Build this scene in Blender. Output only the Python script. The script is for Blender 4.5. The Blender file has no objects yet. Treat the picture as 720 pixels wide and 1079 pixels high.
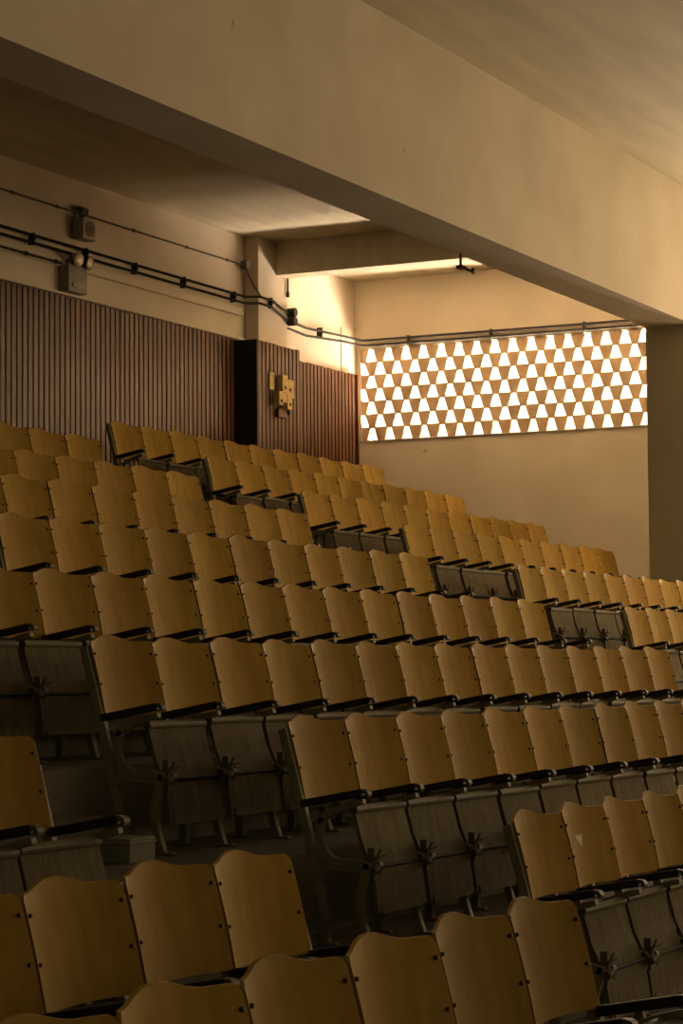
import bpy, bmesh, math, random
from mathutils import Vector, Matrix
random.seed(7)
scene = bpy.context.scene
COL = scene.collection
PI = math.pi

# ------------------------------------------------------------------ camera
F = Vector((0.89520204, 0.44038815, 0.06834898))
R0 = Vector((0.44142043, -0.8973004, 0.0))
U0 = Vector((-0.06132957, -0.03017064, 0.99766147))
ROLL = -0.0083
RC = R0 * math.cos(ROLL) + U0 * math.sin(ROLL)
UC = U0 * math.cos(ROLL) - R0 * math.sin(ROLL)
cam_d = bpy.data.cameras.new('camera')
cam = bpy.data.objects.new('camera', cam_d)
COL.objects.link(cam)
m = Matrix(((RC.x, UC.x, -F.x, 0), (RC.y, UC.y, -F.y, 0), (RC.z, UC.z, -F.z, 1.55), (0, 0, 0, 1)))
cam.matrix_world = m
cam_d.sensor_fit = 'VERTICAL'
cam_d.sensor_height = 24.0
cam_d.lens = 24.0 * 2500.09 / 1079.0
cam_d.clip_end = 300
scene.camera = cam

# ------------------------------------------------------------------ world, lights, exposure
world = bpy.data.worlds.new('world')
scene.world = world
world.use_nodes = True
bg = world.node_tree.nodes['Background']
wn = world.node_tree
# dim hazy sky all round, glaring towards the low sun beyond the side wall
w_tc = wn.nodes.new('ShaderNodeTexCoord'); w_dot = wn.nodes.new('ShaderNodeVectorMath'); w_dot.operation = 'DOT_PRODUCT'
w_dot.inputs[1].default_value = Vector((0.90, 0.42, 0.13)).normalized()
w_mr = wn.nodes.new('ShaderNodeMapRange'); w_mr.inputs['From Min'].default_value = 0.80; w_mr.inputs['From Max'].default_value = 0.97
w_mr.inputs['To Min'].default_value = 0.095; w_mr.inputs['To Max'].default_value = 2.7
wn.links.new(w_tc.outputs['Generated'], w_dot.inputs[0]); wn.links.new(w_dot.outputs['Value'], w_mr.inputs['Value'])
wn.links.new(w_mr.outputs[0], bg.inputs['Strength'])
bg.inputs['Color'].default_value = (1.0, 0.82, 0.50, 1)

def area(name, loc, direction, sx, sy, power, col):
    d = bpy.data.lights.new(name, 'AREA')
    d.shape = 'RECTANGLE'; d.size = sx; d.size_y = sy; d.energy = power; d.color = col
    o = bpy.data.objects.new(name, d); COL.objects.link(o)
    o.location = loc
    o.rotation_euler = Vector(direction).to_track_quat('-Z', 'Y').to_euler()
    return o
WARM = (1.0, 0.735, 0.43)
# daylight outside the pierced block window of the back bay
area('daylight_back_bay', (28.0, 10.4, 3.25), (-1, 0, 0.75), 6.5, 1.6, 9800, (1.0, 0.79, 0.60))
# daylight outside the side windows of the front bays
area('daylight_front_bay', (27.2, 0.6, 3.7), (-1, 0.14, 0.40), 9.0, 2.4, 560, WARM)
# daylight through the windows on the stage side
area('daylight_stage_side', (17.0, -7.5, 3.3), (-0.15, 1, 0.22), 14.0, 1.8, 215, WARM)
scene.view_settings.view_transform = 'Standard'
scene.view_settings.look = 'None'
scene.view_settings.exposure = 0.0
scene.view_settings.gamma = 1.0
scene.view_settings.use_curve_mapping = False

# ------------------------------------------------------------------ helpers
def tag(o, label=None, cat=None, group=None, kind=None):
    if label: o['label'] = label
    if cat: o['category'] = cat
    if group: o['group'] = group
    if kind: o['kind'] = kind
    return o
def obj(name, bm, mat, parent=None, smooth=False, bevel=0):
    me = bpy.data.meshes.new(name)
    bmesh.ops.recalc_face_normals(bm, faces=bm.faces[:])
    bm.to_mesh(me); bm.free()
    if smooth:
        for p in me.polygons: p.use_smooth = True
    if isinstance(mat, (list, tuple)):
        for mm in mat: me.materials.append(mm)
    else: me.materials.append(mat)
    o = bpy.data.objects.new(name, me); COL.objects.link(o)
    if parent: o.parent = parent
    if bevel:
        b = o.modifiers.new('bevel', 'BEVEL'); b.width = bevel; b.segments = 2; b.limit_method = 'ANGLE'
    return o
def empty(name, loc=(0, 0, 0), rz=0):
    o = bpy.data.objects.new(name, None); COL.objects.link(o)
    o.location = loc; o.rotation_euler = (0, 0, rz); o.empty_display_size = 0.1
    return o
def box(bm, x0, x1, y0, y1, z0, z1, mat=0):
    v = [bm.verts.new(p) for p in ((x0, y0, z0), (x1, y0, z0), (x1, y1, z0), (x0, y1, z0), (x0, y0, z1), (x1, y0, z1), (x1, y1, z1), (x0, y1, z1))]
    for q in ((0, 3, 2, 1), (4, 5, 6, 7), (0, 1, 5, 4), (1, 2, 6, 5), (2, 3, 7, 6), (3, 0, 4, 7)):
        f = bm.faces.new([v[i] for i in q]); f.material_index = mat
def tube(bm, pts, r, n=10, caps=True):
    pts = [Vector(p) for p in pts]
    rings = []
    for i, p in enumerate(pts):
        a = pts[max(i - 1, 0)]; b = pts[min(i + 1, len(pts) - 1)]
        t = (b - a).normalized()
        ref = Vector((0, 0, 1)) if abs(t.z) < 0.9 else Vector((1, 0, 0))
        s = t.cross(ref).normalized(); u = s.cross(t)
        rr = r[i] if isinstance(r, (list, tuple)) else r
        rings.append([bm.verts.new(p + (s * math.cos(2 * PI * k / n) + u * math.sin(2 * PI * k / n)) * rr) for k in range(n)])
    for i in range(len(rings) - 1):
        for k in range(n):
            bm.faces.new((rings[i][k], rings[i][(k + 1) % n], rings[i + 1][(k + 1) % n], rings[i + 1][k]))
    if caps:
        bm.faces.new(rings[0][::-1]); bm.faces.new(rings[-1])
def smooth_pts(pts, sub=4):
    """Catmull-Rom through 2-D points"""
    out = []
    n = len(pts)
    for i in range(n - 1):
        p0 = pts[max(i - 1, 0)]; p1 = pts[i]; p2 = pts[i + 1]; p3 = pts[min(i + 2, n - 1)]
        for k in range(sub):
            t = k / sub
            out.append(tuple(0.5 * ((2 * b) + (-a + c) * t + (2 * a - 5 * b + 4 * c - d) * t * t + (-a + 3 * b - 3 * c + d) * t ** 3)
                             for a, b, c, d in zip(p0, p1, p2, p3)))
    out.append(tuple(pts[-1]))
    return out
H0 = 0.90                                   # height of the backrest shoulder above the tier
def P(f, d):                                # forward / down offsets from the backrest shoulder -> local y, z
    return (-f, H0 - d)
def sweep(bm, pts, w, x0, x1, sub=4):
    """flat bar following (forward, down) points, w wide in the profile plane, from x0 to x1"""
    q = smooth_pts(pts, sub) if sub else list(pts)
    ws = [w] * len(q) if not isinstance(w, (list, tuple)) else [w[0] + (w[1] - w[0]) * i / (len(q) - 1) for i in range(len(q))]
    rows = []
    for i, p in enumerate(q):
        a = Vector(q[max(i - 1, 0)]); b = Vector(q[min(i + 1, len(q) - 1)])
        t = (b - a).normalized(); nrm = Vector((-t.y, t.x))
        c = Vector(p)
        A = c + nrm * ws[i] / 2; B = c - nrm * ws[i] / 2
        ya, za = P(*A); yb, zb = P(*B)
        rows.append([bm.verts.new((x0, ya, za)), bm.verts.new((x1, ya, za)), bm.verts.new((x1, yb, zb)), bm.verts.new((x0, yb, zb))])
    for i in range(len(rows) - 1):
        for k in range(4):
            bm.faces.new((rows[i][k], rows[i][(k + 1) % 4], rows[i + 1][(k + 1) % 4], rows[i + 1][k]))
    bm.faces.new(rows[0][::-1]); bm.faces.new(rows[-1])
def copy_tree(o, parent=None):
    c = o.copy(); COL.objects.link(c)
    if parent: c.parent = parent
    for ch in list(KIDS.get(o.name, ())): copy_tree(ch, c)
    return c
KIDS = {}
def reg(root):
    ch = [o for o in COL.objects if o.parent == root]
    KIDS[root.name] = ch
    for c in ch: reg(c)

# ------------------------------------------------------------------ materials
def new_mat(name):
    m = bpy.data.materials.new(name); m.use_nodes = True
    nt = m.node_tree
    return m, nt, nt.nodes['Principled BSDF']
def plain(name, col, rough=0.5, metal=0.0):
    m, nt, b = new_mat(name)
    b.inputs['Base Color'].default_value = (*col, 1); b.inputs['Roughness'].default_value = rough; b.inputs['Metallic'].default_value = metal
    return m
def mottled(name, c1, c2, scale=(1, 1, 1), nscale=3.0, rough=0.8, bump=0.15, detail=6, metal=0.0, fine=40.0, lo=0.35, hi=0.65, rnd=False, spots=None, spec=0.3):
    m, nt, b = new_mat(name)
    N = nt.nodes.new; L = nt.links.new
    tc = N('ShaderNodeTexCoord'); mp = N('ShaderNodeMapping'); mp.inputs['Scale'].default_value = scale
    L(tc.outputs['Object'], mp.inputs['Vector'])
    vec = mp.outputs['Vector']
    oi = N('ShaderNodeObjectInfo')
    if rnd:
        ad = N('ShaderNodeVectorMath'); ad.operation = 'ADD'
        ml = N('ShaderNodeVectorMath'); ml.operation = 'SCALE'; ml.inputs['Scale'].default_value = 37.0
        cmb = N('ShaderNodeCombineXYZ')
        for k in range(3): L(oi.outputs['Random'], cmb.inputs[k])
        L(cmb.outputs[0], ml.inputs[0]); L(vec, ad.inputs[0]); L(ml.outputs[0], ad.inputs[1]); vec = ad.outputs[0]
    n1 = N('ShaderNodeTexNoise'); n1.inputs['Scale'].default_value = nscale; n1.inputs['Detail'].default_value = detail
    L(vec, n1.inputs['Vector'])
    cr = N('ShaderNodeValToRGB'); cr.color_ramp.elements[0].position = lo; cr.color_ramp.elements[1].position = hi
    cr.color_ramp.elements[0].color = (*c1, 1); cr.color_ramp.elements[1].color = (*c2, 1)
    L(n1.outputs['Fac'], cr.inputs['Fac'])
    out = cr.outputs['Color']
    if rnd:
        hsv = N('ShaderNodeHueSaturation')
        mr = N('ShaderNodeMapRange'); mr.inputs['To Min'].default_value = 0.84; mr.inputs['To Max'].default_value = 1.12
        L(oi.outputs['Random'], mr.inputs['Value']); L(mr.outputs[0], hsv.inputs['Value']); L(out, hsv.inputs['Color'])
        m2 = N('ShaderNodeMath'); m2.operation = 'MULTIPLY'; m2.inputs[1].default_value = 7.31
        m3 = N('ShaderNodeMath'); m3.operation = 'FRACT'
        L(oi.outputs['Random'], m2.inputs[0]); L(m2.outputs[0], m3.inputs[0])
        mh = N('ShaderNodeMapRange'); mh.inputs['To Min'].default_value = 0.497; mh.inputs['To Max'].default_value = 0.505
        L(m3.outputs[0], mh.inputs['Value']); L(mh.outputs[0], hsv.inputs['Hue'])
        out = hsv.outputs['Color']
    if spots:
        v = N('ShaderNodeTexNoise'); v.inputs['Scale'].default_value = spots[0]; v.inputs['Detail'].default_value = 3
        L(tc.outputs['Object'], v.inputs['Vector'])
        r2 = N('ShaderNodeValToRGB'); r2.color_ramp.elements[0].position = spots[1]; r2.color_ramp.elements[1].position = spots[1] + 0.04
        L(v.outputs['Fac'], r2.inputs['Fac'])
        mx = N('ShaderNodeMix'); mx.data_type = 'RGBA'
        L(r2.outputs['Color'], mx.inputs['Factor']); L(out, mx.inputs['A']); mx.inputs['B'].default_value = (*spots[2], 1)
        out = mx.outputs['Result']
    L(out, b.inputs['Base Color'])
    b.inputs['Roughness'].default_value = rough; b.inputs['Metallic'].default_value = metal; b.inputs['Specular IOR Level'].default_value = spec
    if bump:
        n2 = N('ShaderNodeTexNoise'); n2.inputs['Scale'].default_value = fine; n2.inputs['Detail'].default_value = 4
        L(vec, n2.inputs['Vector'])
        bp = N('ShaderNodeBump'); bp.inputs['Strength'].default_value = bump; bp.inputs['Distance'].default_value = 0.01
        L(n2.outputs['Fac'], bp.inputs['Height']); L(bp.outputs[0], b.inputs['Normal'])
    return m
M = {}
M['ply'] = mottled('golden_plywood', (0.31, 0.175, 0.022), (0.44, 0.262, 0.044), (9, 9, 0.7), 1.6, 0.65, 0.05, 8, fine=9, rnd=True, lo=0.25, hi=0.75, spec=0.1)
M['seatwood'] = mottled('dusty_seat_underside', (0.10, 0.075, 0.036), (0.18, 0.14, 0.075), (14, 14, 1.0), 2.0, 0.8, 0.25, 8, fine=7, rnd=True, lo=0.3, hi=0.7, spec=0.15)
M['metal'] = mottled('olive_painted_iron', (0.17, 0.152, 0.082), (0.24, 0.215, 0.12), nscale=9, rough=0.55, bump=0.1, fine=60)
M['dark'] = mottled('black_painted_arm', (0.012, 0.010, 0.007), (0.03, 0.024, 0.016), nscale=12, rough=0.5, bump=0.05)
M['cap'] = mottled('worn_metal_cap', (0.09, 0.072, 0.04), (0.14, 0.115, 0.065), nscale=20, rough=0.5, bump=0.05)
M['bolt'] = plain('bolt_head', (0.045, 0.025, 0.012), 0.5, 0.3)
M['roll'] = mottled('worn_rolled_edge', (0.10, 0.085, 0.045), (0.16, 0.135, 0.075), nscale=7, rough=0.6, bump=0.1)
M['rod'] = plain('dark_rod', (0.012, 0.010, 0.007), 0.8)
M['plaster'] = mottled('cream_plaster', (0.60, 0.51, 0.385), (0.68, 0.59, 0.455), nscale=1.3, rough=0.85, bump=0.12, fine=25, spots=(5.0, 0.745, (0.35, 0.26, 0.17)))
M['ceil'] = mottled('board_marked_ceiling', (0.57, 0.50, 0.345), (0.67, 0.59, 0.415), (0.5, 3.2, 1), 1.4, 0.9, 0.2, 8, fine=12)
M['conc'] = mottled('grey_green_paint', (0.46, 0.41, 0.28), (0.54, 0.48, 0.33), nscale=1.0, rough=0.8, bump=0.1, fine=20)
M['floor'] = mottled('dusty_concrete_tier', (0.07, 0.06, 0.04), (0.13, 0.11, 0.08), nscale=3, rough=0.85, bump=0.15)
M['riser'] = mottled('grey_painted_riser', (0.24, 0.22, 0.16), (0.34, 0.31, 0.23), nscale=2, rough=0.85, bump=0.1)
M['slat'] = mottled('varnished_wood_slat', (0.055, 0.022, 0.010), (0.115, 0.048, 0.02), (10, 10, 0.8), 1.3, 0.30, 0.08, 8, fine=8, spec=0.5)
M['slatback'] = plain('dark_panel_backing', (0.015, 0.008, 0.005), 0.7)
M['pipe'] = mottled('dark_steel_conduit', (0.03, 0.026, 0.02), (0.055, 0.045, 0.032), nscale=8, rough=0.75, bump=0.03, spec=0.15)
M['pipe2'] = mottled('grey_steel_conduit', (0.10, 0.085, 0.055), (0.16, 0.135, 0.085), nscale=8, rough=0.7, bump=0.03, spec=0.2)
M['block'] = mottled('terracotta_tile_face', (0.52, 0.36, 0.21), (0.68, 0.49, 0.30), nscale=5, rough=0.8, bump=0.15, fine=30)
M['beige'] = mottled('beige_plastic', (0.36, 0.31, 0.2), (0.44, 0.38, 0.25), nscale=6, rough=0.5, bump=0.02)
M['greymetal'] = mottled('grey_enamel_box', (0.22, 0.21, 0.15), (0.3, 0.28, 0.2), nscale=5, rough=0.45, bump=0.03)
M['chrome'] = plain('lamp_reflector', (0.4, 0.33, 0.22), 0.4, 0.6)
M['brass'] = mottled('aged_yellow_plastic', (0.42, 0.29, 0.09), (0.6, 0.43, 0.15), nscale=14, rough=0.4, bump=0.03)
M['black'] = plain('black_plastic', (0.012, 0.011, 0.008), 0.5)
M['brown'] = plain('rusty_brown', (0.10, 0.035, 0.018), 0.5)
M['paper'] = plain('white_paper', (0.75, 0.68, 0.55), 0.8)

# ------------------------------------------------------------------ rows of the rake
YT = dict(zip(range(1, 11), [11.201, 10.278, 9.275, 8.317, 7.326, 6.395, 5.472, 4.55, 3.611, 2.553]))
ZT = dict(zip(range(1, 11), [3.831, 3.478, 3.121, 2.794, 2.426, 2.059, 1.701, 1.35, 0.967, 0.87]))
RO = dict(zip(range(1, 11), [-0.117, 0, -0.113, -0.109, -0.044, -0.043, 0.054, 0.126, 0.216, 0.03]))
XR, XM, XL, W = 18.195, 16.41, 6.725, 0.52
FZ = {i: ZT[i] - H0 for i in ZT}

# room numbers: everything about the shell shares one scale about the camera point
S = 1.0662
def sx(v): return v * S
def sz(v): return 1.55 + (v - 1.55) * S
YB, XW, ZC = 12.8, 26.44, 6.54

def struct(name, bm, mat, **k):
    return tag(obj(name, bm, mat, **k), kind='structure')
# floor: tiers with half steps in the aisles
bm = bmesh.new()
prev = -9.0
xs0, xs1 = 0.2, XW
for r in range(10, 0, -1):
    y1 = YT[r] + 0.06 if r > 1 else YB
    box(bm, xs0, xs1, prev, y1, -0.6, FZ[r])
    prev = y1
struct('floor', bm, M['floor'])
bm = bmesh.new()
for r in range(9, 0, -1):                   # half steps of the aisles, set against each riser
    yr = YT[r + 1] + 0.06
    h = FZ[r + 1] + (FZ[r] - FZ[r + 1]) / 2
    for xa, xb in ((XL + 0.25, XM - 15 * W - 0.25), (XM + 0.25, XR - 0.12)):
        box(bm, xa + RO[r] * 0, xb, yr - 0.32, yr - 0.001, FZ[r + 1] - 0.02, h)
st = struct('trim_1', bm, M['floor'])
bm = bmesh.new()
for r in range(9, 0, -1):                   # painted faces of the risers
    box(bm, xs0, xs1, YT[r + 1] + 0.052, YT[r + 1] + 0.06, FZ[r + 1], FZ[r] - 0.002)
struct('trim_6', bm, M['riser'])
# ceiling
bm = bmesh.new(); box(bm, -3, XW + 0.3, -8.5, YB + 0.3, ZC, ZC + 0.3); box(bm, 24.27, XW, 7.985, YB, 6.44, ZC); struct('ceiling', bm, M['ceil'])
# back wall and its ledges
bm = bmesh.new()
box(bm, 6, XW + 0.3, YB, YB + 0.3, -0.6, ZC)
struct('wall_back', bm, M['plaster'])
bm = bmesh.new()
box(bm, 8, sx(22.0), YB - 0.045, YB, sz(5.36), sz(5.445))
struct('trim_2', bm, M['plaster'], bevel=0.01)
bm = bmesh.new()
box(bm, 8, sx(22.0), YB - 0.075, YB, sz(5.09), sz(5.115))
struct('trim_3', bm, M['plaster'], bevel=0.006)
# side wall with its window openings; the unseen front one lowered for more light
WZ0, WZ1 = sz(4.262), sz(5.333)
WY1, WY0 = sx(11.93), 8.0
bm = bmesh.new()
box(bm, XW, XW + 0.3, 7.3, YB, -0.6, WZ0)
box(bm, XW, XW + 0.3, -8.5, 7.3, -0.6, 2.4)
box(bm, XW, XW + 0.3, -8.5, YB, WZ1, ZC)
box(bm, XW, XW + 0.3, WY1, YB, WZ0, WZ1)
box(bm, XW, XW + 0.3, 7.3, WY0 - 0.2, WZ0, WZ1)
box(bm, XW, XW + 0.3, -8.5, -4.5, 2.4, WZ1)
struct('wall_right', bm, M['plaster'])
# corner block with a ledge
bm = bmesh.new(); box(bm, sx(24.42), XW, YB - 0.012, YB, 2, sz(5.56)); struct('trim_4', bm, M['plaster'], bevel=0.008)
# window sill line
bm = bmesh.new(); box(bm, XW - 0.02, XW + 0.1, WY0 - 0.2, WY1 + 0.05, WZ0 - 0.012, WZ0); struct('trim_5', bm, M['plaster'])
# main beam, cross beam, pillar, pilaster
BY0, BY1, BZ = 7.48, 7.985, sz(4.915)
bm = bmesh.new(); box(bm, 2.0, XW, BY0, BY1, BZ, ZC); struct('ceiling_beam', bm, [M['plaster'], M['conc']])
bo = COL.objects['ceiling_beam']
bm = bmesh.new(); box(bm, 24.01, 24.27, BY1, YB, 6.15, ZC); struct('ceiling_crossbeam', bm, M['ceil'])
bm = bmesh.new(); box(bm, 23.46, 24.2, BY0 + 0.0, BY1, -0.5, BZ); struct('pillar', bm, M['conc'])
CY = 12.62; CF = 12.485
bm = bmesh.new(); box(bm, 23.56, 24.27, CY, YB, 2.0, ZC); struct('pilaster', bm, M['plaster'], bevel=0.01)

# ------------------------------------------------------------------ pierced block window
bm = bmesh.new()
nrow = 7; hh = (WZ1 - WZ0) / nrow; PP = 0.2375
def cell(y, z, w, h, x0, x1):
    # outer rectangle + trapezoid hole, wide at the bottom
    o = [(y - w / 2, z), (y + w / 2, z), (y + w / 2, z + h), (y - w / 2, z + h)]
    b = 0.076; t = 0.028
    j = random.uniform(-0.006, 0.006)
    i = [(y - b, z + 0.004 + j * .3), (y + b, z + 0.004 - j * .3), (y + t + j, z + h * 0.93), (y - t + j, z + h * 0.93)]
    fr = [bm.verts.new((x0, *p)) for p in o]; fi = [bm.verts.new((x0, *p)) for p in i]
    br = [bm.verts.new((x1, *p)) for p in o]; bi = [bm.verts.new((x1, *p)) for p in i]
    for k in range(4):
        l = (k + 1) % 4
        bm.faces.new((fr[k], fr[l], fi[l], fi[k])); bm.faces.new((br[l], br[k], bi[k], bi[l]))
        bm.faces.new((fi[k], fi[l], bi[l], bi[k])); bm.faces.new((fr[l], fr[k], br[k], br[l]))
for k in range(nrow):
    off = 0.0 if k % 2 == 0 else 0.5
    for j in range(-1, 22):
        y = WY1 - 0.135 - (j + off) * PP
        if y < WY0 - 0.3 or y - PP / 2 > WY1: continue
        x0 = XW + 0.02 + random.uniform(-0.006, 0.004)
        cell(y, WZ0 + k * hh, PP, hh, x0, x0 + 0.03)
win = struct('window_1', bm, M['block'])
win['label'] = 'pierced terracotta block window with rows of tapered openings'

# ------------------------------------------------------------------ slat panelling
def slats(name, label, x0, x1, yface, z0, z1, period, back=0.03, left_return=None):
    root = empty(name, ((x0 + x1) / 2, yface, z0))
    tag(root, label, 'wall panelling', 'wood slat panelling on the back wall')
    ox, oy, oz = root.location
    b = bmesh.new(); box(b, x0 - ox, x1 - ox, 0.033, back + 0.03, 0, z1 - z0 - 0.01); obj('backing', b, M['slatback'], root)
    b = bmesh.new()
    n = int((x1 - x0) / period)
    for i in range(n + 1):
        xa = x0 + i * period
        if xa + period * 0.74 > x1: break
        box(b, xa - ox, xa + period * 0.74 - ox, 0, 0.034, 0, z1 - z0 + random.uniform(-0.012, 0.0))
    obj('slats', b, M['slat'], root)
    return root
ZS0 = FZ[1] + 0.02
ZS = sz(5.085)
slats('wood_slat_panel', 'long dark wood slat panel on the back wall below the conduits', 9.0, 23.2, YB - 0.075, ZS0, ZS, 0.094)
r = slats('wood_slat_panel', 'projecting dark wood slat panel around the pilaster, with yellow lock boxes', 23.30, 24.32, CF, ZS0, sz(5.075), 0.094, back=0.05)
b = bmesh.new(); oy = r.location.y; ox = r.location.x
box(b, 23.26 - ox, 23.30 - ox, 0.0, YB - oy - 0.01, 0, sz(5.075) - ZS0); obj('side_board', b, M['slatback'], r)
r = slats('wood_slat_panel', 'glossy wood slat panel in the corner beside the pierced window', 24.34, sx(24.63), YB - 0.11, ZS0, sz(5.02), 0.094, back=0.035)
b = bmesh.new(); ox = r.location.x
box(b, sx(24.63) - ox, sx(24.63) - ox + 0.03, -0.01, 0.10, 0, sz(5.02) - ZS0); obj('edge_board', b, M['slat'], r)

# ------------------------------------------------------------------ conduits
def conduit(name, label, pts, r, mat, group=None, clamps=(), sub=5):
    r *= 0.8
    """pts world; origin at first point"""
    root = empty(name, pts[0]); tag(root, label, 'pipe', group)
    o = Vector(pts[0])
    q = [Vector(p) - o for p in pts]
    b = bmesh.new(); tube(b, q, r, 8); obj('pipe', b, mat, root, smooth=True)
    for c in clamps:
        c = Vector(c[:3]); ax = 'x'
        b = bmesh.new(); p = c - o
        tube(b, [(p.x - 0.012, p.y, p.z), (p.x + 0.012, p.y, p.z)] if True else 0, r * 1.7, 8)
        obj('clamp', b, mat, root)
    return root
yp = YB - 0.07
za, zb_, zc_, zd = sz(5.90), sz(5.565), sz(5.495), sz(5.38)
conduit('conduit', 'thin grey conduit, topmost on the back wall, ending at the pilaster',
        [(10, yp, za), (23.44, yp, za), (23.50, yp, za - 0.08), (23.52, 12.66, za - 0.22), (23.58, CY - 0.03, zb_)], 0.013, M['pipe2'],
        clamps=[(sx(v), yp, za) for v in (17.62, 18.35, 18.78, 19.72, 20.75, 21.6)])
b = bmesh.new(); tube(b, [(0, -0.05, 0), (0, 0.03, 0)], 0.055, 14)
j = obj('junction_box', b, M['pipe2']); j.location = (23.44, yp, za)
tag(j, 'round junction box where the thin top conduit meets the pilaster', 'junction box')
def lower(zw, zside, name, label, dx):
    cyp = CY - 0.035
    ys = YB - 0.05
    zk = zside + 0.06 + (zw - zb_) * 0.35
    return conduit(name, label,
        [(10, yp, zw), (23.46, yp, zw), (23.54, cyp - 0.0, zw - 0.0), (23.86 + dx, cyp, zw - 0.005), (24.04 + dx, cyp, zw - 0.06), (24.20, cyp, zk), (24.29, cyp + .02, zk - 0.02),
         (24.38, ys, zk - 0.03), (25.0, ys, zk - 0.07), (sx(24.3), YB - 0.11, zside + 0.0), (XW - 0.10, YB - 0.13, zside), (XW - 0.05, YB - 0.2, zside), (XW - 0.045, 11.0, zside), (XW - 0.045, BY1 + 0.02, zside)],
        0.019, M['pipe'])
c1 = lower(zb_, sz(5.427), 'conduit', 'upper dark conduit of the twin run along the back and side walls', 0.0)
c2 = lower(zc_, sz(5.366), 'conduit', 'lower dark conduit of the twin run along the back and side walls', -0.03)
conduit('conduit', 'short dark conduit running into the emergency light', [(10, yp, zd), (sx(18.42), yp, zd)], 0.017, M['pipe'],
        clamps=[(sx(17.84), yp, zd), (sx(18.33), yp, zd)])
# clamps that hold the two dark conduits together
cl = []
for v in (17.95, 18.85, 19.75, 20.7, 21.75): cl.append(((sx(v), yp, (zb_ + zc_) / 2), 'x'))
cl.append(((23.8, CY - 0.035, (zb_ + zc_) / 2), 'x'))
cl.append(((25.35, YB - 0.07, sz(5.3965) + 0.01), 'x'))
for y in (12.05, 10.95, 9.75, 8.62): cl.append(((XW - 0.045, y, sz(5.3965)), 'y'))
places = ['on the back wall, nearest the emergency light', 'on the back wall under the beige loudspeaker box', 'on the back wall, third from the pilaster', 'on the back wall, second from the pilaster',
          'on the back wall, next to the pilaster', 'on the face of the pilaster', 'in the corner bay above the glossy slats', 'above the pierced window, nearest the corner',
          'above the pierced window, second from the corner', 'above the pierced window, third from the corner', 'above the pierced window, beside the pillar']
b = bmesh.new()
box(b, -0.008, 0.008, -0.02, 0.05, -0.060, 0.060)
box(b, -0.014, 0.014, -0.026, -0.01, -0.012, 0.012)
c0 = obj('pipe_clamp', b, M['pipe'])
for i, ((p, ax), pl) in enumerate(zip(cl, places)):
    c = c0 if i == 0 else c0.copy()
    if i: COL.objects.link(c)
    c.location = p
    if ax == 'y': c.rotation_euler = (0, 0, -PI / 2)
    tag(c, 'dark clamp bar on the twin conduits ' + pl, 'pipe clamp', 'clamps on the twin conduits')
e = empty('junction_box', (24.29, CY - 0.05, sz(5.43) + 0.015)); tag(e, 'pair of dark round junction boxes on the right edge of the pilaster', 'junction box')
for k, dz in enumerate((0.05, -0.055)):
    b = bmesh.new(); tube(b, [(0, -0.05, dz), (0, 0.05, dz)], 0.052, 14); tube(b, [(-0.07, 0, dz), (0.07, 0, dz)], 0.028, 10)
    obj('round_box', b, M['pipe'], e)
# short vertical rod below the cross beam
b = bmesh.new(); tube(b, [(0, 0, 0.12), (0, 0, 0.3)], 0.012, 8); box(b, -0.015, 0.015, -0.015, 0.015, 0.08, 0.14)
o = obj('pull_rod', b, M['pipe']); o.location = (24.25, CY - 0.02, sz(5.58)); tag(o, 'short dark rod on the edge of the pilaster below the cross beam', 'rod')

# loudspeaker box
e = empty('wall_speaker', (sx(18.72) + 0.08, YB, sz(5.65))); tag(e, 'small beige square loudspeaker box hanging under the thin top conduit', 'loudspeaker')
b = bmesh.new(); box(b, -0.12, 0.12, -0.15, -0.02, 0, 0.21); box(b, -0.09, 0.09, -0.03, 0.0, 0.03, 0.18); obj('housing', b, M['beige'], e, bevel=0.012)
b = bmesh.new(); tube(b, [(0.0, -0.157, 0.11), (0.0, -0.145, 0.11)], 0.078, 20); g = obj('grille', b, M['brown'], e)
for k in range(3):
    b = bmesh.new()
    rr = 0.075 - k * 0.024
    tube(b, [(rr * math.cos(t * PI / 10), -0.159, 0.11 + rr * math.sin(t * PI / 10)) for t in range(21)], 0.004, 6, caps=False); obj('grille_ring', b, M['beige'], g)
b = bmesh.new(); tube(b, [(-0.06, -0.06, 0.30), (0.06, -0.06, 0.30)], 0.045, 10); tube(b, [(0, -0.06, 0.2), (0, -0.06, 0.30)], 0.03, 8); obj('swivel_mount', b, M['pipe2'], e)

# emergency light
e = empty('emergency_light', (sx(18.53) + 0.1, YB, sz(5.125))); tag(e, 'grey emergency light box with two round lamp heads on top', 'emergency light')
b = bmesh.new(); box(b, -0.17, 0.17, -0.13, 0, 0, 0.27); obj('housing', b, M['greymetal'], e, bevel=0.01)
b = bmesh.new(); box(b, -0.06, 0.12, -0.138, -0.125, 0.045, 0.10); pz = obj('face_plate', b, M['beige'], e)
b = bmesh.new(); tube(b, [(-0.10, -0.15, 0.07), (-0.10, -0.125, 0.07)], 0.02, 12); obj('indicator', b, M['chrome'], e)
for k, (xx, dx) in enumerate(((-0.045, -0.12), (0.15, 0.05))):
    b = bmesh.new(); c = Vector((xx, -0.12, 0.33)); d = Vector((dx, -1, -0.25)).normalized()
    tube(b, [c - d * 0.05, c - d * 0.03, c + d * 0.03, c + d * 0.055], [0.02, 0.055, 0.068, 0.072], 18)
    tube(b, [c - d * 0.02, c + Vector((0, 0.02, -0.08))], 0.014, 8)
    h = obj('lamp_head', b, M['greymetal'] if k == 0 else M['black'], e, smooth=False)  # second head black: shade of its turned-away side put into the colour
    b = bmesh.new(); tube(b, [c + d * 0.05, c + d * 0.06, c + d * 0.068], [0.062, 0.058, 0.03], 18); obj('lens', b, M['chrome'], h)

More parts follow.
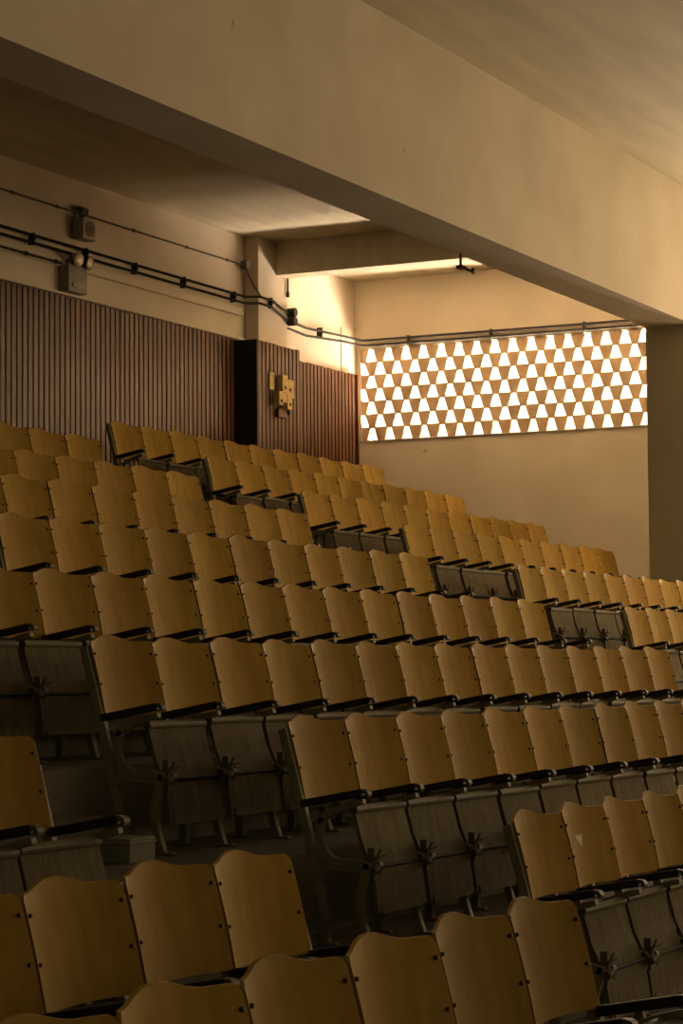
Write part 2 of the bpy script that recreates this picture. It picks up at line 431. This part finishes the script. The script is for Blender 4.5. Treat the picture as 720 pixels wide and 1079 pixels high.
# lock boxes on the pilaster panelling
e = empty('lock_box_cluster', (sx(22.45) - 0.14, CF, sz(4.33) - 0.045)); tag(e, 'cluster of small yellowed lock and switch boxes fixed to the slats of the pilaster', 'switch boxes')
zs = S
def lb(x0, x1, z0, z1, d, mat='brass', hole=None, back=0.0):
    b = bmesh.new(); d *= 0.65; box(b, x0, x1, -d, back, z0, z1); o = obj('lock_box', b, M[mat], e, bevel=0.006)
    if hole:
        b = bmesh.new(); tube(b, [((x0 + x1) / 2, -d - 0.006, z0 + hole), ((x0 + x1) / 2, -d + 0.002, z0 + hole)], 0.02, 12); obj('keyhole', b, M['black'], o)
b = bmesh.new(); box(b, -0.24, 0.24, -0.012, 0, 0.13, 0.46); obj('back_plate', b, M['black'], e)
lb(-0.26, -0.15, 0.30, 0.50, 0.03)
lb(-0.07, 0.055, 0.28, 0.485, 0.13, hole=0.06)
lb(0.10, 0.30, 0.25, 0.455, 0.06, hole=0.09)
lb(-0.17, -0.06, 0.13, 0.29, 0.14, hole=0.05)
lb(-0.06, 0.05, 0.17, 0.28, 0.12)
lb(0.05, 0.17, 0.10, 0.27, 0.13, hole=0.06)
lb(-0.10, 0.10, -0.0, 0.10, 0.07, 'brown')
lb(0.19, 0.22, 0.05, 0.24, 0.05, 'black')

# small bracket hanging under the beam
e = empty('hanging_bracket', (18.50, BY1 - 0.04, BZ)); tag(e, 'small rusty bracket with a drooping lamp holder hanging from the main beam', 'bracket')
b = bmesh.new(); tube(b, [(0, 0, 0.0), (0, 0, -0.11)], 0.012, 8); box(b, -0.03, 0.05, -0.03, 0.03, -0.135, -0.105); obj('stem', b, M['brown'], e)
b = bmesh.new(); tube(b, [(0.0, -0.02, -0.12), (0.02, -0.07, -0.15), (0.03, -0.11, -0.155)], 0.012, 8); obj('arm', b, M['brown'], e)
b = bmesh.new(); tube(b, [(0.03, -0.09, -0.145), (0.03, -0.12, -0.165)], [0.022, 0.03], 10); obj('lamp_holder', b, M['brown'], e)

# ------------------------------------------------------------------ the chair
NS = 26
def top_h(s):
    """height of the backrest outline above its shoulders"""
    def ss(a, b, x):
        t = min(max((x - a) / (b - a), 0), 1); return t * t * (3 - 2 * t)
    h = 0.027 * ss(0.08, 0.42, s) * (1 - ss(0.52, 0.82, s))
    e_ = min(s, 1 - s)
    h -= 0.006 * ss(0.16, 0.0, e_) if False else 0
    if e_ < 0.035: h -= 0.018 * (1 - math.sqrt(max(0, 1 - (1 - e_ / 0.035) ** 2)))
    return h
def backrest_bm():
    b = bmesh.new()
    x0, x1 = 0.005, W - 0.005
    nt = 8
    fr = []
    for i in range(NS + 1):
        s = 0.5 - 0.5 * math.cos(PI * i / NS) * (0.35) - 0.65 * (0.5 - i / NS)
        s = min(max(s, 0), 1)
        col = []
        bow = 0.055 * (1 - (2 * s - 1) ** 2)
        e_ = min(s, 1 - s); bot = 0.318
        if e_ < 0.03: bot -= 0.010 * (1 - math.sqrt(max(0, 1 - (1 - e_ / 0.03) ** 2)))
        top = -top_h(s)
        for j in range(nt + 1):
            d = top + (bot - top) * j / nt
            f = 0.245 * d - bow + 0.004 * math.sin(PI * j / nt)
            col.append((x0 + (x1 - x0) * s, f, d))
        fr.append(col)
    th = 0.011
    A = [[b.verts.new((x, *P(f, d))) for x, f, d in c] for c in fr]
    B = [[b.verts.new((x, *P(f - th, d - th * 0.2))) for x, f, d in c] for c in fr]
    for i in range(NS):
        for j in range(nt):
            b.faces.new((A[i][j], A[i + 1][j], A[i + 1][j + 1], A[i][j + 1]))
            b.faces.new((B[i][j], B[i][j + 1], B[i + 1][j + 1], B[i + 1][j]))
        b.faces.new((A[i][0], B[i][0], B[i + 1][0], A[i + 1][0])); b.faces.new((A[i][nt], A[i + 1][nt], B[i + 1][nt], B[i][nt]))
    for j in range(nt):
        b.faces.new((A[0][j], A[0][j + 1], B[0][j + 1], B[0][j])); b.faces.new((A[NS][j], B[NS][j], B[NS][j + 1], A[NS][j + 1]))
    return b
def frame_bm():
    b = bmesh.new()
    h = 0.016
    sweep(b, [(-0.026, 0.022), (0.052, 0.31), (0.095, 0.48), (0.125, 0.62), (0.158, 0.74), (0.165, H0)], 0.038, -h, h)
    sweep(b, [(0.345, 0.315), (0.27, 0.335), (0.19, 0.365), (0.135, 0.40)], (0.022, 0.035), -h, h)
    sweep(b, [(0.16, 0.38), (0.143, 0.43), (0.15, 0.49), (0.175, 0.535), (0.225, 0.562), (0.30, 0.565), (0.37, 0.578)], 0.034, -h, h)
    sweep(b, [(0.135, 0.60), (0.20, 0.585), (0.36, 0.59)], 0.03, -h * .8, h * .8)
    sweep(b, [(0.368, 0.565), (0.350, 0.61), (0.328, 0.68), (0.325, 0.75), (0.338, 0.82), (0.365, H0)], (0.042, 0.03), -h, h)
    box(b, -0.018, 0.018, -0.42, -0.33, 0.0, 0.012)
    box(b, -0.018, 0.018, -0.22, -0.13, 0.0, 0.012)
    return b
def arm_bm():
    b = bmesh.new()
    sweep(b, [(0.062, 0.328), (0.15, 0.313), (0.26, 0.293), (0.340, 0.279)], 0.032, -0.020, 0.020, 2)
    return b
def cap_bm():
    b = bmesh.new()
    sweep(b, [(0.338, 0.273), (0.355, 0.275), (0.363, 0.285), (0.360, 0.296)], 0.016, -0.019, 0.019, 4)
    return b
def seat_bm():
    b = bmesh.new()
    sweep(b, [(0.272, 0.352), (0.276, 0.385), (0.288, 0.43), (0.303, 0.485), (0.330, 0.545), (0.352, 0.600), (0.366, 0.68), (0.378, 0.765)], 0.013, 0.030, W - 0.016, 4)
    return b
def roll_bm():
    b = bmesh.new()
    tube(b, [(0.026, *P(0.270, 0.352)), (W - 0.012, *P(0.270, 0.352))], 0.019, 12)
    return b
def lip_bm():
    b = bmesh.new()
    sweep(b, [(0.378, 0.738), (0.384, 0.770)], 0.012, 0.06, W - 0.05, 1)
    return b
def rod_bm():
    b = bmesh.new()
    tube(b, [(0.0, *P(0.362, 0.585)), (W - 0.02, *P(0.362, 0.585))], 0.010, 8)
    return b
def hinge_bm():
    b = bmesh.new()
    y, z = P(0.378, 0.575)
    tube(b, [(0.022, y, z), (0.058, y, z), (0.075, y, z)], [0.026, 0.026, 0.014], 12)
    tube(b, [(-0.016, y - 0.01, z - 0.02), (0.02, y - 0.005, z - 0.01)], [0.016, 0.024], 10)
    rr = random.Random(3)
    for k in range(9):
        a = rr.uniform(0, 2 * PI); l = rr.uniform(0.03, 0.055); ph = rr.uniform(-0.5, 0.5)
        c = Vector((rr.uniform(-0.01, 0.045), y - 0.006, z + rr.uniform(0.0, 0.035)))
        d = Vector((math.cos(a), -0.35 + ph * 0.2, math.sin(a)))
        e2 = c + d * l; e2.x = max(e2.x, -0.014)
        tube(b, [c, e2], [0.006, 0.0035], 6)
    box(b, 0.018, 0.035, y + 0.0, y + 0.03, z - 0.06, z + 0.07)
    return b
def bolt_bm():
    b = bmesh.new()
    tube(b, [(0, 0.004, 0), (0, -0.004, 0.001), (0, -0.007, 0.0015)], [0.0060, 0.0060, 0.004], 8)
    return b
proto = empty('auditorium_chair')
back = obj('backrest', backrest_bm(), M['ply'], proto, smooth=False)
for p in back.data.polygons: p.use_smooth = True
back.data.set_sharp_from_angle(angle=0.6)
mb = None
for s_ in (0.035, 0.965):
    for d in (0.055, 0.185):
        bow = 0.055 * (1 - (2 * s_ - 1) ** 2)
        if mb is None:
            o = obj('bolt', bolt_bm(), M['bolt'], back); mb = o.data
        else:
            o = bpy.data.objects.new('bolt', mb); COL.objects.link(o); o.parent = back
        y, z = P(0.245 * d - bow + 0.004, d); o.location = (0.005 + (W - 0.010) * s_, y, z)
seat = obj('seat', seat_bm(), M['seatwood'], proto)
obj('front_roll', roll_bm(), M['roll'], seat, smooth=False)
obj('rear_lip', lip_bm(), M['seatwood'], seat)
frm = obj('side_frame', frame_bm(), M['metal'], proto, bevel=0.003)
arm = obj('armrest', arm_bm(), M['dark'], proto, bevel=0.004)
obj('armrest_cap', cap_bm(), M['cap'], arm, bevel=0.003)
rod = obj('pivot_rod', rod_bm(), M['rod'], proto)
hng = obj('hinge', hinge_bm(), M['roll'], proto)
reg(proto)

ORD = ['first', 'second', 'third', 'fourth', 'fifth', 'sixth', 'seventh', 'eighth', 'ninth', 'tenth', 'eleventh', 'twelfth', 'thirteenth', 'fourteenth', 'fifteenth', 'sixteenth']
ROWN = {1: 'top row', 2: 'second row from the top', 3: 'third row from the top', 4: 'fourth row from the top', 5: 'fifth row from the top', 6: 'sixth row from the top',
        7: 'seventh row from the top', 8: 'eighth row from the top', 9: 'second row from the bottom', 10: 'bottom row'}
used = [False]
def add_chair(row, blk, i):
    x = {'R': XR, 'M': XM, 'L': XL}[blk] + RO[row] + i * W
    if not used[0]: c = proto; used[0] = True
    else: c = copy_tree(proto)
    c.location = (x, YT[row] - (0.022 if (row, blk) == (9, 'M') else 0), FZ[row])
    # small looseness of every bolted board and seat
    kids = [o for o in COL.objects if False]
    return c
def tint(*a): pass
plan = [(1, 'R', 0, 10), (2, 'R', 0, 10), (3, 'R', 0, 10), (4, 'R', 0, 9), (5, 'R', 0, 9), (6, 'R', 0, 3),
        (2, 'M', -3, -1), (3, 'M', -6, -1), (4, 'M', -9, -1), (5, 'M', -11, -1), (6, 'M', -15, -1), (7, 'M', -15, -1), (8, 'M', -15, -5), (9, 'M', -15, -11),
        (8, 'L', -2, -1), (9, 'L', -4, -1), (10, 'L', -7, -1)]
chairs = {}
BLK = {'R': 'window-side block', 'M': 'middle block', 'L': 'near block'}
for row, blk, a, z in plan:
    for i in range(a, z + 1):
        c = add_chair(row, blk, i)
        if blk == 'R': n = i; frm_ = 'from the aisle'
        elif blk == 'L' or (blk == 'M' and row < 8): n = -1 - i; frm_ = 'from the aisle'
        else: n = i + 15; frm_ = 'from the aisle'
        if blk == 'M' and row == 7: n = i + 15; frm_ = 'from the near end'
        extra = ''
        tag(c, '%s chair %s, %s, %s, folded plywood seat' % (ORD[n], frm_, ROWN[row], BLK[blk]), 'chair', 'folding plywood auditorium chairs in %s' % BLK[blk])
        chairs[(row, blk, i)] = c
bykid = {}
for o in COL.objects:
    if o.parent: bykid.setdefault(o.parent.name, []).append(o)
rr = random.Random(11)
for k, c in chairs.items():
    for o in bykid[c.name]:
        st_ = o.name.split('.')[0]
        if st_ == 'backrest':
            o.rotation_euler = (rr.uniform(-0.006, 0.006), rr.uniform(-0.004, 0.004), rr.uniform(-0.004, 0.004)); o.location = (0, 0, rr.uniform(-0.004, 0.004))
        elif st_ == 'seat':
            o.location = (0, rr.uniform(-0.008, 0.004), rr.uniform(-0.008, 0.004)); o.rotation_euler = (rr.uniform(-0.01, 0.01), 0, 0)
# far ends of blocks: closing frame and armrest
for key in [(1, 'R', 10), (2, 'R', 10), (3, 'R', 10), (4, 'R', 9)] + [(r_, 'M', -1) for r_ in range(2, 8)] + [(r_, 'L', -1) for r_ in (8, 9, 10)]:
    c = chairs[key]
    for src, sub in ((frm, []), (arm, KIDS[arm.name])):
        o = src.copy(); COL.objects.link(o); o.parent = c; o.location = (W, 0, 0)
        for s_ in sub:
            q = s_.copy(); COL.objects.link(q); q.parent = o

# ------------------------------------------------------------------ small things
c = chairs[(9, 'M', -14)]
b = bmesh.new()
pts = [(-0.07, 0.04), (0.0, 0.015), (0.045, 0.024), (0.018, -0.035)]
va = [b.verts.new((p[0], -0.0015, p[1])) for p in pts]; vb = [b.verts.new((p[0], 0.0, p[1])) for p in pts]
b.faces.new(va); b.faces.new(vb[::-1])
for k in range(4): b.faces.new((va[k], va[(k + 1) % 4], vb[(k + 1) % 4], vb[k]))
o = obj('paper_scrap', b, M['paper'])
bk = [q for q in bykid[c.name] if q.name.startswith('backrest')][0]
o.location = c.location + bk.location + bk.rotation_euler.to_matrix() @ Vector((0.25, 0.0215 - 0.002, H0 - 0.13))
o.rotation_euler = (-0.24, 0, 0)
tag(o, 'small torn white paper scrap stuck on a backrest near the window end', 'paper scrap')

b = bmesh.new(); box(b, -0.10, 0.10, -0.09, 0.09, 0, 0.10); box(b, -0.105, 0.105, -0.095, 0.095, 0.075, 0.085)
o = obj('grey_box', b, M['greymetal'], bevel=0.004); o.location = (8.30, 5.08, FZ[7])
tag(o, 'small pale grey box on the floor at the near end of the seventh row', 'box')
